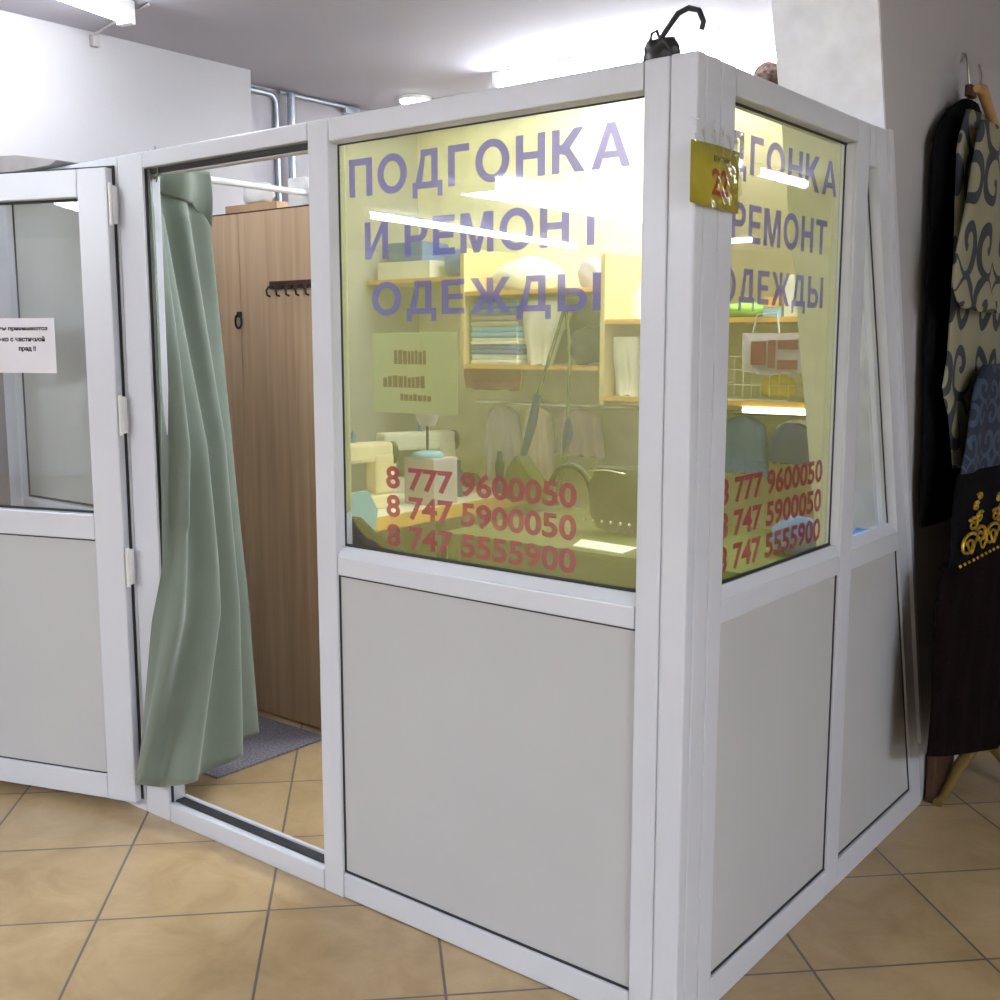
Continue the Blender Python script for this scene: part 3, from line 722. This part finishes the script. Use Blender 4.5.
def folded(x0, x1, z, h, mat, label):
    y0, y1 = 2.12, 2.40; mb = MB()
    mb.box(x0, x1, y0, y1, z, z + h * .48, h * .2).box(x0 + .005, x1 - .004, y0 + .004, y1, z + h * .5, z + h, h * .2)
    return solo(mb, 'folded_cloth', mat, label, 'folded cloth', 'folded clothes on the centre shelf')
zz = 1.366
for h, m, la in ((.045, WHITEC, 'white folded cloth at the bottom of the centre shelf stack'), (.045, BLUEC, 'blue folded cloth second from the bottom of the centre shelf stack'),
                 (.03, WHITEC, 'white folded cloth in the middle of the centre shelf stack'), (.05, SKYC, 'sky blue folded cloth on the centre shelf stack'), (.05, GREYB, 'grey folded cloth under the topmost on the centre shelf stack'), (.06, BLUEC, 'blue folded cloth topmost on the centre shelf stack')):
    folded(-2.33, -2.05, zz, h, m, la); zz += h + .001
solo(blob((-2.10, 2.26, 1.701), .09, 2.2, 1.2, .9, 5), 'cloth_heap', WHITEC, 'big white cloth heap on the top board of the centre shelf', 'cloth')
solo(blob((-1.74, 2.28, 1.701), .06, 1.4, 1.2, 1.2, 6), 'cloth_heap', LILAC, 'small lilac cloth heap beside the white one on the centre shelf', 'cloth')
solo(drape([(1.65, -2.02, -1.86), (1.60, -2.05, -1.80), (1.5, -2.05, -1.86), (1.366, -2.03, -1.90)], 2.18, .12, 'y', 2, .01), 'white_garment', WHITEC, 'white garment slumped upright on the centre shelf right of the folded stack', 'garment')
solo(blob((-1.72, 2.25, 1.366), .07, 1.5, 1.2, 1.3, 9), 'cloth_heap', DARKOL, 'dark grey-green clothes heap at the right end of the centre shelf', 'cloth')
solo(MB().box(-2.95, -2.60, 2.14, 2.38, 1.773, 1.86, .004), 'white_box', WHITEM, 'long white box on the far left shelf', 'box')
solo(blob((-2.50, 2.25, 1.773), .06, 1.2, 1.2, 1.3, 11), 'cloth_heap', BLUEC, 'blue cloth heap beside the white box on the far left shelf', 'cloth')
solo(MB().box(-2.94, -2.70, 2.20, 2.40, 1.8605, 1.96, .01), 'blue_carton', BLUEC, 'blue carton standing on the long white box', 'carton')
solo(blob((-.98, 2.2, 1.563), .055, 2.0, 1.2, .6, 13), 'cloth_heap', GREENC, 'flat green cloth on the top shelf behind the side pane', 'cloth')
solo(MB().box(-.86, -.785, 2.13, 2.25, 1.563, 1.598, .002), 'small_carton', SKYC, 'small blue carton on the top shelf behind the side pane', 'carton')
solo(MB().box(-.86, -.785, 2.13, 2.25, 1.599, 1.64, .002), 'small_carton', ORANGE, 'small orange carton stacked on the blue one', 'carton')
solo(MB().box(-.775, -.62, 2.13, 2.30, 1.563, 1.72, .004), 'white_box', WHITEM, 'tall white box right of the orange carton on the top shelf', 'box')
solo(MB().lathe([(.04, 0), (.04, .10), (.015, .13), (.015, .15)], (-1.45, 2.2, 1.563)), 'plastic_bottle', WHITEM, 'white plastic bottle on the left end of the long top shelf', 'bottle')
solo(MB().box(-1.25, -1.14, 2.16, 2.32, 1.563, 1.66, .006), 'white_box', PAPER, 'low white box between the bottle and the green cloth', 'box')
solo(drape([(1.49, -1.56, -1.44), (1.4, -1.56, -1.43), (1.24, -1.55, -1.44)], 2.17, .08, 'y', 2, .008), 'white_garment', WHITEC, 'white cloth hanging folded on the lower right shelf by the upright', 'garment')
solo(MB().box(-1.45, -.285, 2.485, 2.4995, 1.57, 2.44, .002), 'beige_board', TANB, 'plain tan board on the back wall above the long shelf', 'board')
# wire basket
sl_ = empty('step_stool', (-.15, 1.08, 0), 'narrow stool in the corner behind the slanted pane, holding the blue bag', 'stool')
MB().box(-.25, -.065, 1.05, 1.26, .79, .81, .003).build('seat', WHITEM, sl_)
for x in (-.235, -.08):
    for y in (1.07, 1.24): MB().box(x - .012, x + .012, y - .012, y + .012, 0, .7895, .002).build('leg', WHITEM, sl_)
solo(blob((-.085, 1.20, .8105), .055, .9, 1.0, 1.25, 51), 'plastic_bag', SKYC2, 'bright blue plastic bag behind the bottom of the slanted pane', 'bag')
wb = empty('wire_basket', (-.95, 2.25, 1.239), 'white wire basket with yellow cloth on the lower shelf behind the side pane', 'basket')
wm = MB()
for z in (1.243, 1.30, 1.36, 1.41): wm.tube([(-1.20, 2.12, z), (-.74, 2.12, z), (-.74, 2.36, z), (-1.20, 2.36, z), (-1.20, 2.12, z)], .0025, 6)
for i in range(13):
    x = -1.20 + .46 * i / 12
    wm.tube([(x, 2.12, 1.41), (x, 2.12, 1.243), (x, 2.36, 1.243), (x, 2.36, 1.41)], .002, 6)
wm.build('wire_frame', WHITEM, wb)
solo(blob((-.82, 2.20, 1.248), .055, 1.3, 1.1, .9, 15), 'cloth_heap', YELC, 'bright yellow cloth in the white wire basket', 'cloth')
sg = empty('shopping_bag', (-.72, 2.09, 1.37), 'grey-lilac bag with a red and dark picture hanging in front of the shelves', 'bag')
drape([(1.50, -.91, -.67), (1.47, -.91, -.665), (1.40, -.91, -.665), (1.35, -.90, -.67)], 2.065, .04, 'y', 3, .003).build('bag_body', LILAC, sg)
pc = MB()
for (a, b1, c1, d1) in ((-.86, -.80, 1.38, 1.47), (-.79, -.76, 1.37, 1.475), (-.75, -.67, 1.44, 1.475), (-.75, -.67, 1.365, 1.40)): pc.box(a, b1, 2.034, 2.037, c1, d1, .001)
pc.build('printed_picture', BURG, sg)
MB().tube([(-.87, 2.065, 1.50), (-.86, 2.085, 1.572), (-.78, 2.085, 1.576), (-.76, 2.065, 1.50)], .004, 6).build('handle', LILAC, sg)
ut = empty('shelf_light', (-.78, 2.11, 1.205), 'glowing white tube light fixed under the lower shelf behind the side pane', 'light')
MB().tube([(-.915, 2.10, 1.203), (-.645, 2.10, 1.203)], .011, 12).build('tube', UNDER, ut)
MB().box(-.93, -.63, 2.104, 2.15, 1.2145, 1.2195, .001).build('housing', WHITEM, ut)

# clothes rail under the shelves, with hanging clothes
rl = MB().tube([(-2.44, 2.30, 1.30), (-.30, 2.30, 1.30)], .010, 10)
rl.v = [Vector((v.x, v.y, v.z - .12)) for v in rl.v]
rail = solo(rl, 'clothes_rail', CHROME, 'chrome clothes rail under the wall shelves', 'clothes rail')
def hang(x0, x1, zt, zb, mat, label, y=2.30, nf=4, th=.07, name='hanging_garment'):
    w = (x1 - x0); m = (x0 + x1) / 2
    return solo(drape([(zt, m - w * .12, m + w * .12), (zt - .03, x0 + w * .08, x1 - w * .08), (zt - .15, x0, x1), (zb, x0 - .01, x1 + .01)], y, th, 'y', nf, .012), name, mat, label, 'garment', 'clothes hanging on the rail')
hang(-2.38, -2.17, 1.165, .80, LILAC, 'lilac garment at the left end of the clothes rail')
hang(-2.15, -1.98, 1.165, .78, PINKC, 'pink-grey garment second from the left on the clothes rail')
hang(-1.96, -1.70, 1.165, .95, LILAC2, 'mauve garment behind the long bag straps')
hang(-1.42, -1.30, 1.165, .80, YELC, 'yellow garment by the right edge of the front pane')
hang(-1.12, -.90, 1.165, .93, BLUEC, 'blue garment left of the shelf light')
hang(-.88, -.64, 1.16, 1.04, PINKC, 'pale pink cloth directly under the shelf light')
solo(drape([(1.15, -.80, -.74), (1.10, -.86, -.62), (1.05, -.88, -.60), (.99, -.86, -.66)], 2.235, .04, 'y', 6, .012), 'fringed_scarf', NAVY, 'dark blue fringed scarf draped below the pale pink cloth', 'scarf')
solo(drape([(1.353, -2.40, -2.06), (1.30, -2.40, -2.06), (1.25, -2.39, -2.07)], 2.16, .05, 'y', 3, .004), 'folded_cloth', BURG, 'burgundy cloth hanging just below the centre shelf', 'cloth')
# lilac ring stand on the front left of the sewing table
st = empty('thread_stand', (-2.37, 1.66, .75), 'lilac cup-shaped holder on a thin stem with round blue base, behind the green sheet', 'stand')
MB().lathe([(.035, .0), (.055, .05), (.062, .17), (.055, .19)], (-2.27, 1.75, 1.10)).build('cup', LILAC, st)
MB().tube([(-2.27, 1.75, .985), (-2.27, 1.75, 1.10)], .006, 8).build('stem', GASKET, st)
MB().lathe([(.07, 0), (.075, .01), (.06, .022), (.01, .03)], (-2.27, 1.75, .96), sx=1).build('base', SKYC, st)
MB().box(-2.36, -2.18, 1.69, 1.85, .7505, .9595, .006).build('plinth_box', LILAC, st)

# ------------------------------------------------------------------ things on top of the corner
hg = empty('clip_hanger', (-.09, .03, 2.0), 'dark clothes hanger with hook and cloth scrap caught on the top of the booth corner', 'hanger')
drape([(2.040, -.125, -.07), (2.025, -.135, -.06), (2.003, -.14, -.055)], .03, .03, 'y', 2, .003).build('cloth_scrap', BLACKP, hg)
MB().tube([(-.10, .03, 2.04), (-.085, .03, 2.058), (-.062, .03, 2.082), (-.040, .03, 2.088), (-.018, .03, 2.080), (-.008, .03, 2.058), (-.012, .03, 2.044)], .0055, 8).build('hook', GASKET, hg)
MB().tube([(-.122, .03, 2.032), (-.12, .03, 2.055), (-.108, .03, 2.058), (-.10, .03, 2.036)], .003, 8).build('clip', GASKET, hg)
ht = solo(blob((-.326, 1.0, 2.12), .052, 1.0, 1.0, 1.0, 41, rough=.15), 'fur_hat', FUR, 'brown fur ball hanging on the left side of the leaning white pillar above the booth', 'hat')

# ------------------------------------------------------------------ lamps
def ceiling_tube(p0, p1, label, r=.016, n=1, gap=.09, mat=None, z=2.6, drop=.05):
    mat = mat or TUBE
    a, b2 = Vector((*p0, z)), Vector((*p1, z)); mid = (a + b2) / 2; d = (b2 - a).normalized(); s_ = Vector((-d.y, d.x, 0)); L = (b2 - a).length
    r_ = empty('ceiling_light', mid, label, 'ceiling light', 'tube ceiling lights')
    M = Matrix.Translation(mid) @ Matrix.Rotation(math.atan2(d.y, d.x), 4, 'Z')
    w = .03 + gap * (n - 1) / 2
    MB().box(-L / 2, L / 2, -w, w, -.028, -.0005, .003, M).build('housing', WHITEM, r_)
    for k in range(n):
        o = s_ * (gap * (k - (n - 1) / 2)); dz = Vector((0, 0, -drop))
        MB().tube([a + o + dz + d * .03, b2 + o + dz - d * .03], r, 12).build('lamp_tube', mat, r_)
    MB().box(-L / 2, -L / 2 + .028, -w, w, -drop - r - .004, -.028, .002, M).build('end_cap', WHITEM, r_)
    MB().box(L / 2 - .028, L / 2, -w, w, -drop - r - .004, -.028, .002, M).build('end_cap', WHITEM, r_)
    return r_
ceiling_tube((-2.03, 1.94), (-.95, 1.94), 'long white tube light on the ceiling above the booth', .03, 1, mat=TUBEIN, drop=.055)
ceiling_tube((-1.35, 2.32), (-.32, 2.32), 'double tube light at the back wall beside the leaning pillar', .022, 2, .11, mat=TUBEIN)
ceiling_tube((-2.38, .39), (-2.10, -.80), 'bright tube light at the top left edge of the view', .022, 1, mat=TUBELEFT)
ceiling_tube((-4.0, -4.1), (-4.0, -6.6), 'wide twin tube light in the hall, mirrored large in the front pane', .05, 3, .15)
ceiling_tube((-5.85, -4.9), (-6.25, -8.6), 'long tube light in the hall, mirrored as a slim streak in the front pane', .03, 1)
ceiling_tube((2.15, 4.8), (2.15, 5.6), 'tube light farther down the hall, mirrored in the side pane', .025, 1, mat=TUBEFAR)
ceiling_tube((2.1, 4.15), (2.1, 4.5), 'short tube light in the right hall nearer the booth', .025, 1, mat=TUBEFAR)
ceiling_tube((4.2, 9.1), (4.9, 9.1), 'tube light at the far end of the right hall', .03, 1, mat=TUBEFAR)
ceiling_tube((-1.4, -4.2), (-.1, -4.2), 'added fill tube in the hall opposite the booth front, out of view', .025, 2, mat=TUBE)  # unseen fill lamp added to brighten the hall and booth front
ceiling_tube((4.4, -3.2), (4.4, -1.2), 'added fill tubes in the right hall opposite the booth side, out of view', .035, 6, mat=TUBE)  # unseen bank of tubes added to lift the side panels and grey wall
ceiling_tube((-1.0, .85), (-.1, .85), 'added fill tube over the middle of the booth, above the view', .025, 1, mat=TUBEIN)  # added above the view to brighten the booth interior
dl = empty('downlight', (-2.62, 2.07, 2.585), 'round white downlight in the ceiling above the booth', 'ceiling light')
MB().lathe([(.075, 0), (.08, .006), (.08, .0145)], (-2.62, 2.07, 2.585), 28).build('trim_ring', WHITEM, dl)
MB().lathe([(.05, 0), (.066, .006), (.066, .012)], (-2.62, 2.07, 2.572), 28).build('lens', DOWN, dl)

# ------------------------------------------------------------------ clothes on the grey wall at the right
bc = empty('black_coat', (.05, 1.6, 1.0), 'long black coat hanging flat on the grey wall at the right edge', 'coat')
drape([(2.16, 1.52, 1.64), (2.10, 1.36, 1.80), (2.03, 1.275, 1.90), (1.5, 1.29, 1.95), (1.0, 1.325, 1.98), (.93, 1.34, 1.98)], .028, .04, 'x', 4, .006).build('cloth', BLACK, bc)
h1 = empty('coat_hanger', (.045, 1.52, 2.16), 'wooden hanger with wire hook holding the black coat', 'hanger')
MB().tube([(.04, 1.44, 2.245), (.04, 1.45, 2.268), (.04, 1.475, 2.272), (.04, 1.50, 2.255), (.04, 1.52, 2.215), (.04, 1.53, 2.175)], .004, 8).build('hook', CHROME, h1)
MB().box(.035, .055, 1.50, 1.56, 2.162, 2.195, .005).build('hanger_neck', BRBOX, h1)
h2 = empty('coat_hanger', (.11, 1.4, 2.1), 'light wooden hanger sloping down to the right above the scroll-patterned robe', 'hanger')
MB().tube([(.11, 1.36, 2.150), (.11, 1.41, 2.155), (.11, 1.47, 2.12), (.11, 1.60, 2.055), (.11, 1.75, 1.98)], [.010, .016, .015, .013, .010], 10).build('hanger_bar', ORANGE if 0 else simple('hanger_wood', (.45, .26, .10), .5), h2)
MB().tube([(.11, 1.39, 2.16), (.11, 1.39, 2.19), (.10, 1.40, 2.22)], .004, 8).build('hook', CHROME, h2)
ro = empty('patterned_robe', (.12, 1.5, 1.3), 'cream robe with dark grey scroll ornament hanging in front of the black coat', 'robe')
drape([(2.10, 1.37, 1.60), (2.0, 1.30, 1.90), (1.70, 1.32, 2.0), (1.42, 1.30, 2.05), (1.33, 1.27, 2.05), (1.26, 1.34, 2.05), (1.10, 1.42, 2.05)], .085, .035, 'x', 4, .006).build('cloth', SCROLL, ro)
drape([(2.06, 1.33, 1.50), (1.84, 1.245, 1.55), (1.70, 1.165, 1.58), (1.62, 1.145, 1.60), (1.575, 1.20, 1.66), (1.555, 1.26, 1.66)], .135, .035, 'x', 2, .004).build('sleeve', SCROLL, ro)
dr = empty('embroidered_dress', (.12, 1.65, .2), 'long dark brown dress with blue patterned top and gold embroidered band', 'dress')
drape([(1.40, 1.46, 1.85), (1.33, 1.38, 1.95), (1.2, 1.33, 2.0), (1.09, 1.285, 2.05)], .145, .045, 'x', 3, .006).build('upper_cloth', BLUEPAT, dr)
drape([(1.10, 1.28, 2.05), (1.0, 1.245, 2.1), (.85, 1.225, 2.1), (.84, 1.225, 2.1)], .145, .055, 'x', 3, .006).build('waist_cloth', BLACK, dr)
sk = drape([(.845, 1.215, 2.1), (.6, 1.17, 2.1), (.20, 1.17, 2.1)], .135, .07, 'x', 5, .008, growth=.01)
for v in sk.v:
    if v.z < .6: v.z += (.6 - v.z) / .4 * (.10 - .25 * (v.y - 1.22))
sk.build('skirt', BROWN, dr)
em = MB()
def spiral(cy, cz, r, turns, d=1, ph=0.):
    return [(.174, cy + 2.3 * d * r * (1 - .8 * i / 24) * math.cos(ph + turns * 2 * PI * i / 24), cz + r * (1 - .8 * i / 24) * math.sin(ph + turns * 2 * PI * i / 24)) for i in range(25)]
for k in range(4):
    y = 1.30 + k * .23
    em.tube([(.174, y - .05 + .23 * i / 30, .892 + .020 * math.sin(2 * PI * i / 15)) for i in range(31)], .0036, 5)
    for cy, cz, r, d in ((y + .01, .900, .034, 1), (y + .12, .915, .026, -1), (y + .04, .955, .020, -1), (y + .10, .970, .016, 1), (y + .06, 1.005, .012, 1), (y + .09, 1.03, .009, -1)):
        em.tube(spiral(cy, cz, r, 1.4, d, .8), [.0055 - .0025 * i / 24 for i in range(25)], 5)
for i in range(20): em.lathe([(.001, -.005), (.0052, 0), (.001, .005)], (.172, 1.245 + i * .042, .848), 8)
em.build('gold_embroidery', GOLD, dr)
# gilded stand under the dress and a brown box
gs = empty('gilded_stand', (.10, 1.75, 0), 'low gilded stand with a curved claw leg under the dark dress', 'stand')
MB().tube([(.050, 1.585, .012), (.055, 1.62, .018), (.060, 1.67, .045), (.07, 1.73, .095), (.085, 1.82, .135), (.10, 1.92, .14)], [.016, .014, .016, .020, .022, .022], 12).build('claw_leg', GOLDW, gs)
MB().tube([(.30, 1.80, .012), (.28, 1.82, .02), (.22, 1.85, .06), (.15, 1.88, .12), (.10, 1.92, .14)], [.016, .014, .018, .020, .022], 12).build('claw_leg', GOLDW, gs)
MB().tube([(.10, 1.92, .13), (.10, 1.92, .165)], .025, 12).build('post', GOLDW, gs)
solo(MB().box(.006, .035, 1.60, 1.80, 0, .16, .005), 'brown_box', BRBOX, 'brown wooden box on the floor against the wall behind the gilded leg', 'box')

# ------------------------------------------------------------------ world, camera
w = bpy.data.worlds.new('World'); SC.world = w; w.use_nodes = True
w.node_tree.nodes['Background'].inputs[0].default_value = (.8, .85, 1, 1); w.node_tree.nodes['Background'].inputs[1].default_value = .05
cam = bpy.data.cameras.new('Camera'); co = bpy.data.objects.new('Camera', cam); COL.objects.link(co)
co.location = (1.051, -1.92, 1.46)
co.rotation_euler = (math.radians(82), 0, math.radians(38.4))
cam.sensor_width = 36; cam.lens = 36 * 1111 / 1000
cam.clip_start = .05
SC.camera = co
SC.view_settings.view_transform = 'Standard'; SC.view_settings.look = 'None'; SC.view_settings.gamma = 1
SC.view_settings.use_curve_mapping = False
SC.view_settings.exposure = 1.25
SC.cycles.transparent_max_bounces = 24
